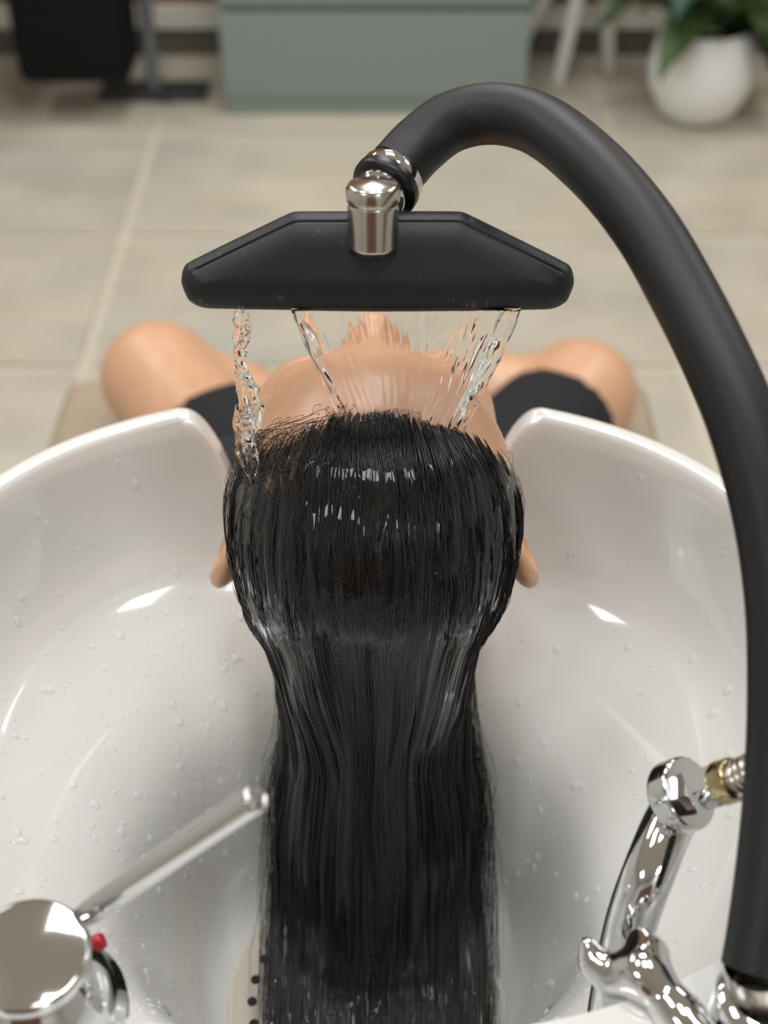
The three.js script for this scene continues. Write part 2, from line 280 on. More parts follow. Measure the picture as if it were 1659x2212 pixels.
// ------------------------------------------------------------------ person
const H = at(808, 1060, 0.78), EL = 25 * Math.PI / 180;
const NV = V(0, Math.cos(EL), -Math.sin(EL)), CV = V(0, Math.sin(EL), Math.cos(EL));
const hw = (x, n, c) => V(H.x + x, H.y + n * NV.y + c * CV.y, H.z + n * NV.z + c * CV.z);
function headField(X, Y, Z) {
  const x = X - H.x, dy = Y - H.y, dz = Z - H.z, n1 = dy * NV.y + dz * NV.z, n = n1 > 0 ? n1 / 0.87 : n1, c = dy * CV.y + dz * CV.z, ax = Math.abs(x);
  let d = ell(x, n, c, [0, -0.010, 0.020], [0.0775, 0.097, 0.090]);
  d = smin(d, ell(x, n, c, [0, 0.022, 0.020], [0.066, 0.066, 0.072]), 0.03);
  d = smin(d, ell(x, n, c, [0, 0.020, -0.048], [0.060, 0.064, 0.066]), 0.04);
  d = smin(d, ell(x, n, c, [0, 0.062, -0.096], [0.022, 0.020, 0.018]), 0.03);
  d = smin(d, ell(ax, n, c, [0.042, 0.052, -0.040], [0.022, 0.024, 0.022]), 0.03);
  d = smin(d, cap(ax, n, c, [0.012, 0.084, -0.004], [0.040, 0.072, -0.004], 0.009, 0.009), 0.018);
  d = smax(d, -ell(ax, n, c, [0.030, 0.095, -0.019], [0.016, 0.014, 0.010]), 0.014);
  d = smin(d, ell(ax, n, c, [0.030, 0.072, -0.019], [0.015, 0.011, 0.010]), 0.006);
  d = smin(d, cap(x, n, c, [0, 0.084, -0.010], [0, 0.104, -0.044], 0.007, 0.010), 0.014);
  d = smin(d, ell(ax, n, c, [0.011, 0.092, -0.049], [0.008, 0.010, 0.007]), 0.008);
  d = smin(d, cap(ax, n, c, [0, 0.087, -0.069], [0.020, 0.078, -0.071], 0.0055, 0.003), 0.006);
  d = smin(d, cap(ax, n, c, [0, 0.085, -0.078], [0.017, 0.077, -0.076], 0.006, 0.003), 0.005);
  // ears: cupped shells
  const ex = ax - 0.0835, en = n + 0.044, ec = c + 0.012, tx = ex - 0.35 * (-en) * 0.9;
  let ear = ell(tx, en, ec, [0.004, 0, 0], [0.0100, 0.0185, 0.022]); ear = smax(ear, -ell(tx, en, ec, [0.014, 0.004, 0.002], [0.010, 0.011, 0.015]), 0.004);
  ear = smin(ear, ell(tx, en, ec, [0.004, 0.006, -0.020], [0.006, 0.010, 0.011]), 0.006);
  d = smin(d, ear, 0.008);
  d = smin(d, cap(x, n, c, [0, -0.028, -0.05], [0, -0.036, -0.19], 0.052, 0.056), 0.03);
  return d;
}
const J = { neck: hw(0, -0.036, -0.15).toArray(), chest: [-0.006, 0.735, -0.855], belly: [-0.006, 0.63, -0.985], hip: [-0.006, 0.525, -1.10] };
const LEG = { L: { hip: [-0.095, 0.51, -1.13], knee: [-0.292, 0.512, -1.445], ankle: [-0.02, 0.470, -1.360] }, R: { hip: [0.085, 0.505, -1.13], knee: [0.254, 0.492, -1.435], ankle: [-0.05, 0.470, -1.470] } };
const ARM = s => ({ sh: [-0.006 + s * 0.165, 0.80, -0.80], el: [-0.006 + s * 0.245, 0.60, -0.92], wr: [-0.006 + s * 0.205, 0.545, -1.13] });
function torsoField(x, y, z) {
  let d = cap(x, y, z, [-0.075, 0.745, -0.845], [-0.055, 0.53, -1.09], 0.095, 0.105);
  d = smin(d, cap(x, y, z, [0.063, 0.745, -0.845], [0.043, 0.53, -1.09], 0.095, 0.105), 0.08);
  d = smin(d, cap(x, y, z, [-0.15, 0.80, -0.80], [0.14, 0.80, -0.80], 0.055, 0.055), 0.08);
  d = smin(d, cap(x, y, z, J.neck, [-0.006, 0.80, -0.81], 0.056, 0.07), 0.06);
  return d;
}
const thighField = (x, y, z, s) => cap(x, y, z, LEG[s].hip, LEG[s].knee, 0.088, 0.068);
function bodyField(x, y, z) {
  let d = torsoField(x, y, z);
  for (const s of ['L', 'R']) {
    let l = thighField(x, y, z, s);
    l = smin(l, ell(x, y, z, [LEG[s].knee[0], LEG[s].knee[1] + 0.006, LEG[s].knee[2]], [0.068, 0.064, 0.066]), 0.03);
    const k = LEG[s].knee, a = LEG[s].ankle, m = [lerp(k[0], a[0], 0.35), lerp(k[1], a[1], 0.35) - 0.004, lerp(k[2], a[2], 0.35)];
    let sh = smin(cap(x, y, z, k, m, 0.05, 0.054), cap(x, y, z, m, a, 0.054, 0.034), 0.03);
    const ft = [a[0] + (s === 'L' ? 0.14 : -0.14), a[1] - 0.012, a[2] + 0.035];
    sh = smin(sh, cap(x, y, z, a, ft, 0.034, 0.024), 0.02);
    d = smin(d, smin(l, sh, 0.02), 0.05);
  }
  for (const s of [-1, 1]) { const a = ARM(s); d = smin(d, smin(cap(x, y, z, a.sh, a.el, 0.047, 0.038), cap(x, y, z, a.el, a.wr, 0.038, 0.025), 0.02), 0.025); }
  return d;
}
function handField(s) {
  const w = ARM(s).wr, dir = V(-s * 0.25, -0.12, -0.95).normalize(), side = V(-s, 0, 0).addScaledVector(dir, s * dir.x).normalize(), up = dir.clone().cross(side).normalize(); if (up.y < 0) up.negate();
  const q = (a, b, c) => [w[0] + dir.x * a + side.x * b + up.x * c, w[1] + dir.y * a + side.y * b + up.y * c, w[2] + dir.z * a + side.z * b + up.z * c];
  const fing = [[0.030, 0.088, 0.065], [0.010, 0.094, 0.074], [-0.010, 0.090, 0.068], [-0.029, 0.080, 0.052]].map(([b, a, L]) => [q(a - 0.02, b, 0), q(a + L * 0.40, b * 1.08, 0.006), q(a + L * 0.74, b * 1.1, -0.004), q(a + L, b * 1.1, -0.018)]);
  const th = [q(0.022, 0.024, -0.004), q(0.052, 0.048, -0.004), q(0.078, 0.058, -0.010)];
  return (x, y, z) => {
    let d = cap(x, y, z, q(-0.02, 0, 0), q(0.02, 0, 0), 0.025, 0.024);
    for (const b of [-0.024, -0.008, 0.008, 0.024]) d = smin(d, cap(x, y, z, q(0.012, b * 0.6, 0), q(0.078, b, 0.002), 0.015, 0.0125), 0.012);
    for (const f of fing) { let e = 9; for (let i = 0; i < 3; i++) e = smin(e, cap(x, y, z, f[i], f[i + 1], 0.0092 - i * 0.0007, 0.0085 - i * 0.0007), 0.003); d = smin(d, e, 0.004); }
    return smin(d, smin(cap(x, y, z, th[0], th[1], 0.0125, 0.0105), cap(x, y, z, th[1], th[2], 0.0105, 0.0088), 0.004), 0.008);
  };
}
const person = thing('person', 'person with long wet black hair lying back in the basin, black clothes', 'person');
{
  const parts = [nets(bodyField, V(-0.46, 0.39, -1.60), V(0.42, 0.96, -0.68), 0.012), nets((x, y, z) => smax(headField(x, y, z), -(((x - H.x) * 0 + (y - H.y) * CV.y + (z - H.z) * CV.z) + 0.175), 0.004), V(H.x - 0.12, H.y - 0.20, H.z - 0.22), V(H.x + 0.12, H.y + 0.16, H.z + 0.13), 0.003)];
  for (const s of [-1, 1]) { const w = ARM(s).wr; parts.push(nets(handField(s), V(w[0] - 0.11, w[1] - 0.1, w[2] - 0.2), V(w[0] + 0.11, w[1] + 0.06, w[2] + 0.06), 0.004)); }
  obj('body', parts, M.skin, person);
  // shirt: torso and upper arms
  const shirt = (x, y, z) => {
    let d = torsoField(x, y, z) - 0.007;
    for (const s of [-1, 1]) { const a = ARM(s), e = [lerp(a.sh[0], a.el[0], 0.75), lerp(a.sh[1], a.el[1], 0.75), lerp(a.sh[2], a.el[2], 0.75)]; d = smin(d, cap(x, y, z, a.sh, e, 0.056, 0.050), 0.02); }
    const c = (y - H.y) * CV.y + (z - H.z) * CV.z; d += 0.0018 * nz(x * 22, y * 22, z * 22);
    return smax(d, c + 0.182, 0.006);
  };
  obj('shirt', nets(shirt, V(-0.36, 0.40, -1.24), V(0.34, 0.96, -0.66), 0.011), M.cloth, person);
  const shorts = (x, y, z) => {
    let d = smin(torsoField(x, y, z) - 0.010, 9, 0.01); d = smax(d, z + 1.03, 0.01);
    d = smin(d, cap(x, y, z, [-0.13, 0.50, -1.13], [0.12, 0.50, -1.13], 0.098, 0.098), 0.04); d = smin(d, cap(x, y, z, [-0.14, 0.488, -1.24], [0.12, 0.488, -1.24], 0.078, 0.078), 0.05);
    for (const [s, k] of [['L', 0.57], ['R', 0.80]]) {
      const h = LEG[s].hip, kn = LEG[s].knee; let l = thighField(x, y, z, s) - 0.011;
      const bx = kn[0] - h[0], bz = kn[2] - h[2], L2 = bx * bx + bz * bz, t = ((x - h[0]) * bx + (z - h[2]) * bz) / L2; l = smax(l, (t - k) * Math.sqrt(L2), 0.004); d = smin(d, l, 0.03);
    }
    return d + 0.002 * nz(x * 16, y * 16, z * 16);
  };
  obj('shorts', nets(shorts, V(-0.44, 0.38, -1.58), V(0.42, 0.68, -0.98), 0.010), M.cloth, person);
}

// hair: meridians from the forehead over the crown, leaving the head to hang into the bowl
const RX = 0.0795, RN = 0.103, RC = 0.0975, D2R = Math.PI / 180;
function onHead(phi, al, o) { const s = Math.sin(al), k = 1 + o / 0.095; const n = -0.010 + RN * k * Math.cos(al); return hw(RX * k * s * Math.sin(phi), n > 0 ? n * 0.90 : n, 0.020 + RC * k * s * Math.cos(phi)); }
function hairline(phi) { const a = Math.abs(phi) / (90 * D2R); let h = 33.5 + 28 * a * a + 2.5 * nz(phi * 6, 3); return h * D2R; }
const leaveAt = phi => (117 + 17 * Math.pow(Math.sin(phi), 2)) * D2R;
const halfWidth = y => y > 0.93 ? lerp(0.049, 0.060, clamp((y - 0.93) / 0.06)) : y > 0.80 ? lerp(0.062, 0.049, sstep(0.80, 0.93, y)) : 0.062;
function hairPath(phi, a0, o, back = 0, r = null) {
  const pts = [], aL = leaveAt(phi), n = 13;
  for (let i = 0; i < n; i++) { const f = i / (n - 1), al = lerp(a0, aL, f); pts.push(onHead(phi, al, o * (0.25 + 0.75 * Math.min(1, f * 4)) - 0.0045 * Math.pow(1 - Math.min(1, f * 4.5), 2))); }
  const L = pts[n - 1], u = Math.sin(phi * 0.88) / Math.sin(100 * D2R * 0.88), ys = [0.18, 0.38, 0.56, 0.74, 0.90];
  const zf = -0.4855 - 0.040 * u * u - back + o * 0.9;
  for (const k of ys) { const y = lerp(L.y, 0.762, k), b = sstep(0, 0.5, k), x = -0.0045 + halfWidth(y) * u; pts.push(V(lerp(L.x, x, sstep(0, 0.42, k)), y, lerp(L.z, zf, b) + 0.034 * Math.pow(k, 2.4))); }
  const lay = 0.5 * back;
  pts.push(V(-0.0045 + 0.063 * u, 0.7560 + o - lay * 0.7, -0.440 - 0.012 * u * u)); pts.push(V(-0.004 + 0.063 * u, 0.7455 + o - lay * 0.7, -0.410 - 0.006 * u * u)); pts.push(V(-0.003 + 0.063 * u, 0.7355 + o - lay * 0.5, -0.377)); pts.push(V(-0.002 + 0.063 * u, 0.727 + o, -0.345));
  if (r) for (let i = 3; i < pts.length; i++) { const g = r.amp * (i < n ? 0.5 : 1.0), s = r.seed; pts[i].x += g * nz(s, i * 0.35, 1); pts[i].z += g * 0.6 * nz(s, i * 0.35, 7); if (i > n + 4) pts[i].y += Math.abs(g) * 0.8 * nz(s, i * 0.35, 3); }
  return pts;
}
{
  const NP = 170, NS = 110, front = [], inner = [];
  const sparse = phi => 21 * D2R * sstep(-88 * D2R, -70 * D2R, phi) * (1 - sstep(-34 * D2R, -18 * D2R, phi));
  for (let j = 0; j <= NP; j++) {
    const phi = lerp(-101, 101, j / NP) * D2R, gr = 0.0010 * nz(phi * 26, 1) + 0.0008 * nz(phi * 60, 2), a0 = hairline(phi) + 3 * D2R + sparse(phi);
    const p = new THREE.CatmullRomCurve3(hairPath(phi, a0, -0.0008 + gr)), q = new THREE.CatmullRomCurve3(hairPath(phi, a0, -0.012, 0.028));
    front.push(Array.from({ length: NS + 1 }, (_, i) => p.getPoint(i / NS))); inner.push(Array.from({ length: NS + 1 }, (_, i) => q.getPoint(i / NS)));
  }
  const rows = [];
  for (let i = 0; i <= NS; i++) {
    const row = [];
    for (let j = 0; j <= NP; j++) { const p = front[j][i].clone(), v = i / NS, w = sstep(0.45, 0.7, v); p.z += w * 0.004 * nz(j * 0.09, v * 5, 4); p.y += sstep(0.85, 0.95, v) * 0.005 * nz(j * 0.13, v * 16, 8); row.push(p); }
    for (let j = NP; j >= 0; j--) row.push(inner[j][i]);
    rows.push(row);
  }
  obj('hair', loft(rows, true, true), M.hair, person);

  // strands in wet clumps
  const r = mulberry(99), geos = [], pos = [], nor = [], ix = [];
  const clumpC = Array.from({ length: 110 }, () => [(-103 + r() * 206) * D2R, (r() - 0.5) * 0.006]);
  function strand(pts, rad, seg, taper = true) {
    const c = new THREE.CatmullRomCurve3(pts), P = c.getPoints(seg), T = V(), A = V(), B = V(), up = V(0.3, 0.5, 0.8).normalize();
    const base = pos.length / 3;
    for (let i = 0; i <= seg; i++) {
      T.subVectors(P[Math.min(i + 1, seg)], P[Math.max(i - 1, 0)]).normalize(); A.crossVectors(T, up).normalize(); B.crossVectors(T, A);
      const w = rad * (taper ? Math.min(1, 0.35 + (1 - i / seg) * 3, 0.4 + i / seg * 8) : 1);
      for (let k = 0; k < 3; k++) { const a = k * 2.0944 + 0.5, cx = Math.cos(a), sx = Math.sin(a); nor.push(A.x * cx + B.x * sx, A.y * cx + B.y * sx, A.z * cx + B.z * sx); pos.push(P[i].x + nor[nor.length - 3] * w, P[i].y + nor[nor.length - 2] * w, P[i].z + nor[nor.length - 1] * w); }
      if (i) for (let k = 0; k < 3; k++) { const a = base + (i - 1) * 3 + k, b = base + (i - 1) * 3 + (k + 1) % 3; ix.push(a, b, a + 3, b, b + 3, a + 3); }
    }
  }
  for (let i = 0; i < 5200; i++) {
    let cl = clumpC[Math.floor(r() * clumpC.length)], phi = cl[0] + (r() + r() + r() - 1.5) * 0.07;
    phi = clamp(phi, -104 * D2R, 104 * D2R);
    const hl = hairline(phi), a0 = r() < 0.45 ? hl + r() * 6 * D2R : lerp(hl, 100 * D2R, r());
    if (sparse(phi) > 0.1 && a0 < hl + sparse(phi) && r() < 0.80) continue;
    const o = 0.0002 + Math.pow(r(), 2) * 0.0032 + Math.max(0, cl[1]) * 0.35;
    const pts = hairPath(phi, a0, o, 0, { amp: 0.004 + r() * 0.004, seed: cl[0] * 40 + r() * 0.25 });
    // wander on the head, following the clump
    const s = cl[0] * 17 + r() * 0.5; for (let k = 1; k < 13; k++) pts[k].x += 0.0055 * nz(s, k * 0.28, 2) * Math.min(1, k / 4);
    strand(pts, 0.00022 + r() * 0.00022, 40);
  }
  // strands on the back of the hanging length
  for (let i = 0; i < 700; i++) { const phi = (-103 + r() * 206) * D2R; strand(hairPath(phi, 95 * D2R, 0.0, 0.028 * r(), { amp: 0.010, seed: i * 0.7 }), 0.0003, 34); }
  // loose fine hairs curling at the left hairline
  for (let i = 0; i < 230; i++) {
    const phi = (-80 + r() * 66) * D2R, a0 = hairline(phi) - 2 * D2R + r() * 17 * D2R, len = 0.018 + r() * 0.03, p0 = onHead(phi, a0, -0.0055), p1 = onHead(phi + (r() - 0.5) * 0.25, a0 + len * 4, 0.001 + r() * 0.004), p2 = onHead(phi + (r() - 0.6) * 0.5, a0 + len * 8, 0.001 + r() * 0.006), p3 = onHead(phi + (r() - 0.6) * 0.8, a0 + len * 11, 0.002 + r() * 0.004);
    strand([p0, p1, p2, p3], 0.00016, 14);
  }
  for (let i = 0; i < 130; i++) { const phi = (-82 + r() * 56) * D2R, a0 = hairline(phi) + r() * 14 * D2R, dp = (r() - 0.35) * 0.14, da = 0.02 + r() * 0.05; strand([0, 1, 2, 3, 4].map(k => onHead(phi - dp * k * k * 0.35, a0 + da * k - 0.004 * k * k, -0.0055 + 0.0012 * k)), 0.00014, 14); }
  // crossing surface hairs over the crown
  for (let i = 0; i < 260; i++) { const phi = (-80 + r() * 160) * D2R, a = (60 + r() * 60) * D2R, p = []; let q = phi, b = a; const da = (r() - 0.3) * 0.09, dp = (r() - 0.5) * 0.16; for (let k = 0; k < 5; k++) { p.push(onHead(q, b, 0.0036 + 0.001 * r())); q += dp * (0.4 + r()); b += da * (0.5 + r()); } strand(p, 0.00014, 14); }
  // wisps at the sides of the hanging length
  for (let i = 0; i < 160; i++) { const s = r() < 0.65 ? 1 : -1, phi = s * (92 + r() * 12) * D2R, p = hairPath(phi, 110 * D2R, 0.002, 0.02, { amp: 0.012, seed: i }); for (let k = 14; k < p.length; k++) p[k].x += s * (0.004 + 0.010 * r()) * Math.sin((k - 13) / 8 * Math.PI) * (0.4 + 0.6 * r()); strand(p, 0.00013, 40); }
  const g = new THREE.BufferGeometry(); g.setAttribute('position', new THREE.Float32BufferAttribute(pos, 3)); g.setAttribute('normal', new THREE.Float32BufferAttribute(nor, 3)); g.setIndex(ix);
  const hs = obj('hair_strands', g, M.strand, person); hs.userData.kind = 'stuff';
  // eyebrows and lashes
  for (const s of [-1, 1]) {
    const gs = [];
    for (let i = 0; i < 60; i++) { const t = r(), x = s * (0.014 + 0.036 * t), c = -0.002 + 0.004 * Math.sin(t * 2.6) + (r() - 0.5) * 0.006, n0 = (0.0905 - 9.0 * x * x) * 0.87; gs.push(rod(hw(x, n0 - 0.001, c), hw(x + s * 0.007, n0 + 0.0015 - 0.003 * t, c + 0.003), 0.0003, 0.0001, 5)); }
    obj('eyebrow', gs, M.strand, person);
  }
  console.log('hair tris', ix.length / 3);
}

// ------------------------------------------------------------------ waterfall shower head, hose
const SH = at(816, 668, 0.66); let showerRows, handleCurve, handShower;
const fm = V(0, Math.sin(0.50), Math.cos(0.50)), fw = V(0, Math.cos(0.50), -Math.sin(0.50));
const sh = thing('waterfall_shower', 'black trapezoid waterfall shower head pouring water over the hair', 'shower head');
{
  // outline in the plane of the face
  const poly = [[-0.0958, 0.013], [-0.0925, 0.0045], [-0.083, 0.0005], [0, -0.001], [0.083, 0.0], [0.0925, 0.004], [0.0958, 0.0125], [0.0925, 0.022], [0.044, 0.0455], [0.036, 0.047], [-0.036, 0.047], [-0.044, 0.0455], [-0.0925, 0.0225]];
  const cv = new THREE.CatmullRomCurve3(poly.map(p => V(p[0], p[1], 0)), true, 'catmullrom', 0.18), K = 260, base = cv.getSpacedPoints(K).slice(0, K);
  const T = 0.0145, N = 64, mid = p => { const x = clamp(p.x, -0.076, 0.076) * 0.95, a = Math.abs(x); return V(x, a < 0.03 ? 0.023 : lerp(0.023, 0.0135, (a - 0.03) / 0.043), 0); };
  const ring = (k, z) => base.map(p => { const q = p.clone().lerp(mid(p), k); return SH.clone().addScaledVector(V(1, 0, 0), q.x).addScaledVector(fw, q.y).addScaledVector(fm, z); });
  const edge = q => { let m = 1; for (let i = 0; i < K; i++) { const a = base[i], b = base[(i + 1) % K], ex = b.x - a.x, ey = b.y - a.y, t = clamp(((q.x - a.x) * ex + (q.y - a.y) * ey) / (ex * ex + ey * ey)); m = Math.min(m, Math.hypot(q.x - a.x - t * ex, q.y - a.y - t * ey)); } return m; };
  const half = s => Array.from({ length: N + 1 }, (_, i) => { const k = Math.pow(i / N, 1.8); return base.map(p => { const q = p.clone().lerp(mid(p), k), d = Math.min(edge(q) / 0.019, 1); return SH.clone().addScaledVector(V(1, 0, 0), q.x).addScaledVector(fw, q.y).addScaledVector(fm, s * (0.0010 + T * Math.pow(1 - Math.pow(1 - d, 2.3), 1 / 2.3)) - (s > 0 ? 0.0011 * sstep(0.012, 0.022, p.y) * Math.exp(-Math.pow((d - 0.27) / 0.024, 2)) : 0)); }); });
  const rows = [...half(1).reverse(), ring(0.09, 0), ...half(-1)];
  showerRows = rows; const shell = outward(loft(rows, true)), nn = shell.attributes.normal; for (let i = 0; i < K; i++) { nn.setXYZ(i, fm.x, fm.y, fm.z); nn.setXYZ((rows.length - 1) * K + i, -fm.x, -fm.y, -fm.z); }
  obj('body', shell, M.rubber, sh);
  const c0 = at(806, 528, 0.642), c1 = V(c0.x, c0.y + 0.021, c0.z - 0.004);
  const ax = c1.clone().sub(c0).normalize();
  obj('connector', lathe([[0, -0.003], [0.0118, -0.003], [0.0122, 0.0], [0.0122, 0.0185], [0.0116, 0.0195], [0.0116, 0.0205], [0.0128, 0.0215], [0.0128, 0.027], [0.011, 0.030], [0, 0.031]], c0, ax), M.brushed, sh);
  // swivel
  const s0 = at(812, 432, 0.652), s1 = at(872, 348, 0.665), sd = s1.clone().sub(s0).normalize();
  obj('swivel_joint', lathe([[0, -0.006], [0.009, -0.005], [0.0125, 0.0], [0.0135, 0.004], [0.0135, 0.0065]], s0, sd), M.chrome, sh);
  obj('swivel_collar', lathe([[0.0135, 0.0065], [0.0166, 0.0072], [0.0172, 0.009], [0.0172, 0.0125], [0.0160, 0.0140]], s0, sd), M.gasket, sh);
  obj('swivel_ring', lathe([[0.0160, 0.0125], [0.0166, 0.0145], [0.0164, 0.018], [0.0148, 0.0205], [0.0130, 0.0215]], s0, sd), M.chrome, sh);
}
const hose = thing('shower_hose', 'thick black gooseneck hose arching from the deck to the shower head', 'hose');
{
  const pts = [[858, 366, 0.663], [905, 315, 0.667], [970, 266, 0.667], [1052, 246, 0.662], [1150, 263, 0.65], [1280, 358, 0.622], [1392, 490, 0.598], [1475, 632, 0.58], [1549, 780, 0.566], [1604, 910, 0.558], [1660, 1110, 0.551], [1688, 1300, 0.548], [1694, 1500, 0.546], [1688, 1680, 0.544], [1672, 1860, 0.541], [1648, 2040, 0.538], [1638, 2096, 0.537]].map(p => at(...p));
  const cv = new THREE.CatmullRomCurve3(pts, false, 'centripetal'), g = new THREE.TubeGeometry(cv, 160, 0.0148, 40), last = pts[pts.length - 1], d = pts[pts.length - 2].clone().sub(last).normalize();
  obj('sleeve', [g, lathe([[0, 0], [0.0142, 0], [0.0148, 0.0012]], last, d), lathe([[0, 0.0], [0.0142, 0.0], [0.0148, 0.0012]], pts[0], pts[1].clone().sub(pts[0]))], M.hosefoam, hose);
  const base = V(last.x + 0.003, 0.99, last.z + 0.006), up = last.clone().sub(base).normalize();
  obj('ferrule', lathe([[0, -0.004], [0.0135, -0.004], [0.0135, last.distanceTo(base) + 0.002]], base, up), M.brushed, hose);
  obj('flange', lathe([[0.0135, 0.016], [0.018, 0.0145], [0.0195, 0.012], [0.0198, -0.002], [0, -0.002]], base, V(0, 1, 0)), M.chrome, hose);
}

// ------------------------------------------------------------------ mixer tap
{
  const t = thing('mixer_tap', 'chrome mixer tap with round cap and pin lever', 'tap');
  const c = V(-0.139, 0.99, -0.288), h = 1.041 - 0.99;
  obj('body', lathe([[0.0345, -0.001], [0.0345, 0.004], [0.031, 0.007], [0.0305, 0.013], [0.0285, 0.022], [0.0225, 0.031], [0.0185, 0.036], [0.0180, 0.042]], c, V(0, 1, 0), 64), M.chrome, t);
  obj('cap', lathe([[0.018, h - 0.011], [0.0215, h - 0.010], [0.0238, h - 0.006], [0.0242, h - 0.003], [0.0234, h - 0.0006], [0.0218, h], [0.012, h + 0.0012], [0, h + 0.0016]], c, V(0.05, 1, 0.06), 64), M.chrome, t);
  const a = at(185, 1975, 0.527), b = at(556, 1722, 0.478), d = b.clone().sub(a), L = d.length();
  obj('lever', lathe([[0.0038, -0.006], [0.0050, 0.002], [0.0051, 0.010], [0.0047, 0.011], [0.0047, 0.012], [0.0053, 0.013], [0.0056, L - 0.003], [0.0054, L - 0.0010], [0.0049, L], [0.0042, L], [0.0038, L - 0.0008], [0, L - 0.0008]], a, d, 40), M.chrome, t);
  const rd = at(216, 2034, 0.552); obj('hot_mark', lathe([[0, 0.002], [0.003, 0.0018], [0.0036, 0.0005], [0.0036, -0.006], [0, -0.006]], rd, V(0.95, 0.3, -0.3), 20), M.redDot, t);
}

// ------------------------------------------------------------------ hand shower and its holder
{
  const hs = thing('hand_shower', 'chrome hand shower with curved handle resting in the fork holder', 'hand shower');
  const path = [[1318, 2230, 0.607], [1334, 2130, 0.600], [1366, 1985, 0.594], [1403, 1881, 0.590], [1440, 1790, 0.596], [1466, 1738, 0.604]].map(p => at(...p)), cv = new THREE.CatmullRomCurve3(path, false, 'centripetal');
  handleCurve = cv; handShower = hs; obj('handle', new THREE.TubeGeometry(cv, 80, 0.0115, 40), M.chrome, hs);
  const e = path[0], e2 = e.clone().add(V(-0.012, -0.055, 0.004));
  obj('spray_head', lathe([[0.0115, 0], [0.012, 0.01], [0.016, 0.018], [0.018, 0.026], [0.017, 0.031], [0, 0.032]], e, e2.clone().sub(e), 40), M.chrome, hs);
  const k = at(1484, 1714, 0.582), ax = at(1604, 1678, 0.560).sub(k).normalize();
  obj('collar', lathe([[0, -0.0095], [0.0145, -0.0095], [0.0158, -0.0085], [0.0162, -0.007], [0.0162, 0.0005], [0.0157, 0.0018], [0.0147, 0.0022], [0, 0.003]], k, ax, 56), M.chrome, hs);
  const nut = new THREE.CylinderGeometry(0.0102, 0.0104, 0.0165, 6, 1); nut.translate(0, 0.0105, 0); nut.applyQuaternion(new THREE.Quaternion().setFromUnitVectors(V(0, 1, 0), ax)); nut.translate(k.x, k.y, k.z);
  obj('nut', nut.toNonIndexed(), M.chrome, hs).geometry.computeVertexNormals();
  obj('brass_ring', lathe([[0.0092, 0.0185], [0.0096, 0.0195], [0.0094, 0.0265], [0.0080, 0.0275], [0, 0.0275]], k, ax, 40), M.brass, hs);
  const h0 = k.clone().addScaledVector(ax, 0.026), cv2 = new THREE.CatmullRomCurve3([h0, h0.clone().addScaledVector(ax, 0.02), h0.clone().add(V(0.075, -0.01, 0.03)), V(0.215, 0.99, -0.27)]);
  const rows = cv2.getSpacedPoints(240), fr = cv2.computeFrenetFrames(240), rr = rows.map((p, i) => Array.from({ length: 16 }, (_, q) => { const a = q / 16 * 2 * Math.PI, w = 0.0072 + 0.0006 * Math.sin(i * 1.3); return p.clone().addScaledVector(fr.normals[i], Math.cos(a) * w).addScaledVector(fr.binormals[i], Math.sin(a) * w); }));
  obj('supply_hose', loft(rr, true, true), M.brushed, hs);

  const fk = thing('shower_holder', 'chrome fork shaped holder cradling the hand shower', 'holder');
  const q = (x, y, d) => at(x, y, d).toArray();
  const stem = [q(1560, 2300, 0.532), q(1470, 2195, 0.545), q(1392, 2098, 0.556)], lp = [q(1385, 2102, 0.557), q(1325, 2108, 0.562), q(1283, 2078, 0.566), q(1270, 2040, 0.568)], rp = [q(1392, 2098, 0.556), q(1398, 2058, 0.562), q(1384, 2028, 0.566)];
  const fld = (x, y, z) => {
    let d = smin(cap(x, y, z, stem[0], stem[1], 0.0098, 0.0088), cap(x, y, z, stem[1], stem[2], 0.0088, 0.0085), 0.006);
    d = smin(d, cap(x, y, z, lp[0], lp[1], 0.0092, 0.0078), 0.008); d = smin(d, cap(x, y, z, lp[1], lp[2], 0.0078, 0.0055), 0.006); d = smin(d, cap(x, y, z, lp[2], lp[3], 0.0052, 0.0034), 0.006);
    d = smin(d, cap(x, y, z, rp[0], rp[1], 0.0085, 0.0070), 0.008); return smin(d, cap(x, y, z, rp[1], rp[2], 0.0068, 0.0046), 0.006);
  };
  const all = [...stem, ...lp, ...rp], mn = k2 => Math.min(...all.map(p => p[k2])) - 0.016, mx = k2 => Math.max(...all.map(p => p[k2])) + 0.016;
  obj('fork', nets(fld, V(mn(0), mn(1), mn(2)), V(mx(0), mx(1), mx(2)), 0.0013), M.chrome, fk);
  const foot = at(1560, 2300, 0.532); obj('foot', lathe([[0.0155, -0.002], [0.0155, 0.004], [0.0125, 0.006], [0.010, 0.009]], V(foot.x, 0.99, foot.z), V(0, 1, 0), 40), M.chrome, fk);
}

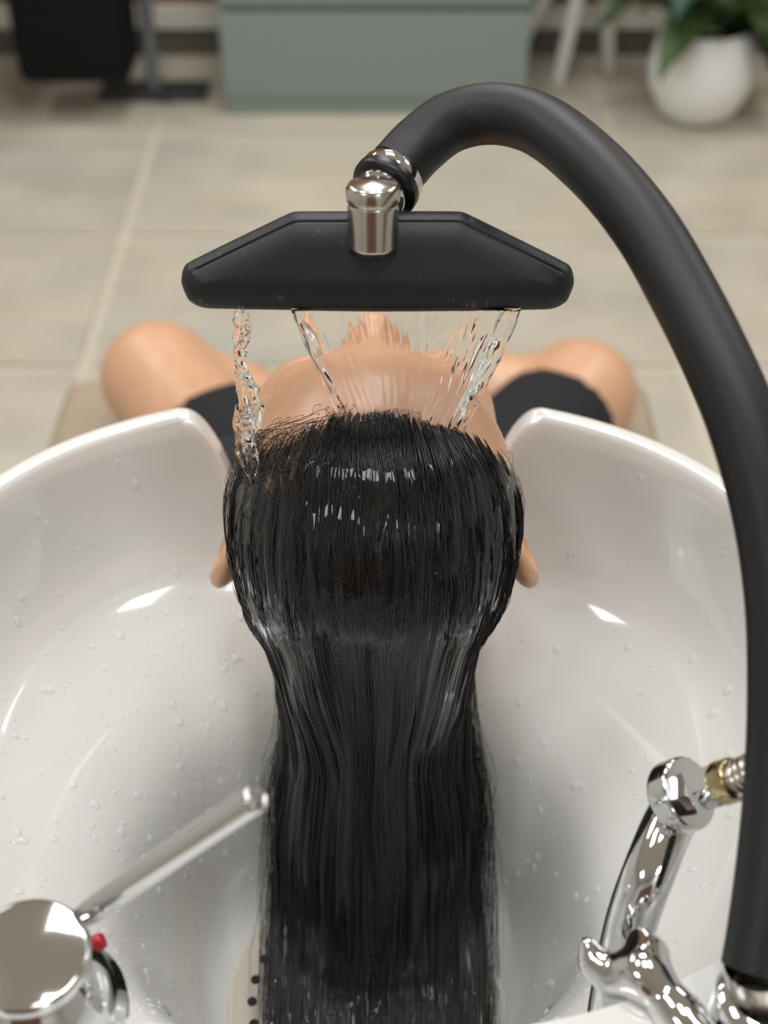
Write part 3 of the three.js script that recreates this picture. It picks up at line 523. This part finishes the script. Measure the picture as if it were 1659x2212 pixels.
// ------------------------------------------------------------------ running water
function sheet(rows2) { // rows of [front point, back point]
  const rows = rows2.map(r => [...r.map(p => p[0]), ...r.slice().reverse().map(p => p[1])]); return loft(rows, true, true);
}
{
  const w = thing('water_sheet', 'clear sheet of water falling from shower head onto the hairline', 'water');
  const NS = 190, NT = 120, rows = [], LX = t => lerp(lerp(-0.0452, -0.0300, t), -0.0215, t * t), RX2 = t => lerp(0.0668, 0.0405, Math.pow(t, 1.15));
  for (let i = 0; i <= NT; i++) {
    const t = i / NT, row = [];
    for (let j = 0; j <= NS; j++) {
      const s = j / NS, x = lerp(LX(t), RX2(t), s) + 0.0008 * nz(t * 9, s * 3) * t;
      const a = (s - 0.42) / 0.5, zb = SH.z + 0.003 + 0.012 * t - 0.004 * a * a * t, yb = lerp(SH.y + 0.004, 1.096 - 0.010 * a * a, t);
      const ed = Math.exp(-Math.pow(s / 0.050, 2)) * (0.9 + 0.5 * nz(t * 7, 1)) + 1.25 * Math.exp(-Math.pow((s - 0.965) / 0.050, 2)) * (0.9 + 0.5 * nz(t * 8, 9));
      const streak = nz(s * 26 + t * 3 * (s - 0.4), t * 2.2, 3) + 0.6 * nz(s * 60 + t * 6 * (s - 0.4), t * 4, 6), wgt = 0.25 + 0.75 * sstep(0.45, 0.95, s) + 0.5 * t;
      const th = 0.0007 + 0.0030 * ed + 0.00042 * wgt * streak * (1 + 0.8 * sstep(0.5, 0.9, s)) + 0.0004 * Math.max(0, nz(s * 120, t * 7, 2)) * sstep(0.55, 0.9, s);
      const wob = 0.0012 * nz(s * 7, t * 2.5, 11) * wgt + 0.0007 * nz(s * 24, t * 5, 15) * wgt;
      row.push([V(x, yb, zb + wob + Math.max(th, 0.00025)), V(x, yb, zb + wob - Math.max(th, 0.00025) * 0.9)]);
    }
    rows.push(row);
  }
  obj('sheet', sheet(rows), M.water, w);
  // water lying on the hairline
  const pr = [];
  for (let i = 0; i <= 26; i++) {
    const v = i / 26, row = [];
    for (let j = 0; j <= 90; j++) { const s = j / 90, phi = lerp(-17, 35, s) * D2R, al = lerp(37.5, 48, v) * D2R + 0.03 * nz(s * 5, 2), e = Math.pow(Math.sin(Math.PI * clamp(v)), 0.6) * Math.pow(Math.sin(Math.PI * clamp(s)), 0.5), o = -0.0065 + e * (0.0088 + 0.0016 * nz(s * 16, v * 5, 3) + 0.0012 * nz(s * 40, v * 9, 5)); row.push([onHead(phi, al, o), onHead(phi, al, -0.014)]); }
    pr.push(row);
  }
  obj('pool', sheet(pr), M.water, w);

  const fr = [];
  for (let j = 0; j <= 220; j++) {
    const phi = lerp(-103, 103, j / 220) * D2R, cv = new THREE.CatmullRomCurve3(hairPath(phi, 47 * D2R + 16 * D2R * Math.pow(Math.abs(phi) / 1.8, 2), 0.0046));
    fr.push(Array.from({ length: 171 }, (_, i) => { const v = i / 170, p = cv.getPoint(v), end = sstep(0.80, 0.93, v), g = 0.0016 * nz(phi * 13, v * 3.5, 1) + 0.0009 * nz(phi * 34, v * 7, 5) + 0.0004 * nz(phi * 80, v * 12, 9), d = V(0, 0.5, 0.86); p.addScaledVector(d, g); p.y += end * (0.0070 * nz(phi * 8, v * 26, 2) + 0.0042 * nz(phi * 22, v * 50, 6)); return p; }));
  }
  obj('film', loft(fr, false), M.film, w);
  const st = thing('water_stream', 'thin twisting stream of water beside the left temple', 'water');
  const c = [[524, 664, 0.66], [522, 720, 0.664], [519, 770, 0.668], [531, 830, 0.672], [537, 880, 0.676], [531, 940, 0.684], [540, 1000, 0.694], [552, 1060, 0.702]].map(p => at(...p)), cv = new THREE.CatmullRomCurve3(c), n = 150, P = cv.getSpacedPoints(n), rr = [];
  for (let i = 0; i <= n; i++) { const v = i / n, row = []; for (let k = 0; k < 30; k++) { const a = k / 30 * Math.PI * 2, tw = a + v * 9, rad = (0.0027 + 0.0013 * Math.sin(v * 3.1)) * (1 + 0.35 * Math.sin(2 * tw) + 0.35 * nz(Math.cos(a) * 1.6, Math.sin(a) * 1.6, v * 15) + 0.3 * nz(Math.cos(a) * 4, Math.sin(a) * 4, v * 34)) * (1 - 0.6 * sstep(0.85, 1, v)); row.push(V(P[i].x + Math.cos(a) * rad, P[i].y, P[i].z + Math.sin(a) * rad)); } rr.push(row); }
  obj('stream', loft(rr, true, true), M.water, st);
  // splash clinging to the side of the hair
  const sp = [];
  for (let i = 0; i <= 60; i++) { const v = i / 60, row = []; for (let j = 0; j <= 24; j++) { const s = j / 24, e = Math.sqrt(Math.sin(Math.PI * clamp(s, 0.01, 0.99)) * Math.sin(Math.PI * clamp(v, 0.01, 0.99))), p = at(lerp(lerp(506, 503, v), lerp(572, 556, v), s) + 8 * nz(v * 5, 1), lerp(872, 1078, v), 0.705 + 0.02 * v), th = e * (0.0026 + 0.002 * nz(s * 6, v * 12, 4) + 0.0012 * nz(s * 14, v * 30, 8)); row.push([p.clone().add(V(0, 0, Math.max(th, 0.0002))), p.clone().add(V(0, 0, -Math.max(th, 0.0002)))]); } sp.push(row); }
  obj('splash', sheet(sp), M.water, st);
}
// drops clinging to the glaze, the chrome and the black plastic
{
  const r = mulberry(5), drop = new THREE.SphereGeometry(1, 14, 8), ls = [];
  const put = (p, n, size, flat, stretch, gs, down) => { const g = drop.clone().scale(size, size * flat, size * stretch), q = new THREE.Quaternion().setFromUnitVectors(V(0, 1, 0), n), m = new THREE.Matrix4(); const zd = down.clone().addScaledVector(n, -down.dot(n)).normalize(), xd = n.clone().cross(zd).normalize(); m.makeBasis(xd, n, zd); m.setPosition(p); gs.push(g.applyMatrix4(m)); };
  const gs = [];
  for (let i = 0; i < 2600; i++) {
    const th = (r() * 2 - 1) * Math.PI, t = 0.14 + r() * 0.66, e = 0.004, p = wallAt(th, t), n = wallAt(th + e, t).sub(wallAt(th - e, t)).cross(wallAt(th, t + e).sub(wallAt(th, t - e))).normalize();
    if (n.y < 0) n.negate(); const c = V(BX, 0.9, BZ).sub(p); if (n.dot(c) < 0 && n.y < 0.2) n.negate();
    if (p.y < 0.735) continue; const left = p.x < -0.03; if (r() < (left ? 0.1 + 0.5 * sstep(-0.55, -0.68, p.z) : 0.6)) continue;
    const big = Math.pow(r(), 3.2); put(p, n, 0.0006 + big * 0.0022, 0.55, 1 + r() * 0.6, gs, V(0, -1, 0));
  }
  const g2 = [], g3 = [];
  for (let i = 0; i < 46; i++) { const k = Math.floor(r() * 44) + 12, row = showerRows[k], p = row[Math.floor(r() * row.length)], size = 0.0005 + Math.pow(r(), 2) * 0.0014; put(p, fm, size, 0.4, 1 + r(), g2, V(0, -1, 0)); }
  obj('droplets', g2, M.film, sh).userData.kind = 'stuff';
  const fr2 = handleCurve.computeFrenetFrames(80), hp = handleCurve.getPoints(80);
  for (let i = 0; i < 60; i++) { const k = Math.floor(r() * 70) + 6, a = r() * 6.283, n = fr2.normals[k].clone().multiplyScalar(Math.cos(a)).addScaledVector(fr2.binormals[k], Math.sin(a)), p = hp[k].clone().addScaledVector(n, 0.0114), size = 0.0004 + Math.pow(r(), 2) * 0.0011; put(p, n, size, 0.5, 1 + r() * 0.4, g3, V(0, -1, 0)); }
  obj('droplets', g3, M.film, handShower).userData.kind = 'stuff';
  tag(obj('basin_droplets', gs, M.drop), 'scattered clear water droplets clinging to the basin glaze', 'water', null, 'stuff');
}
renderer.render(scene, camera);
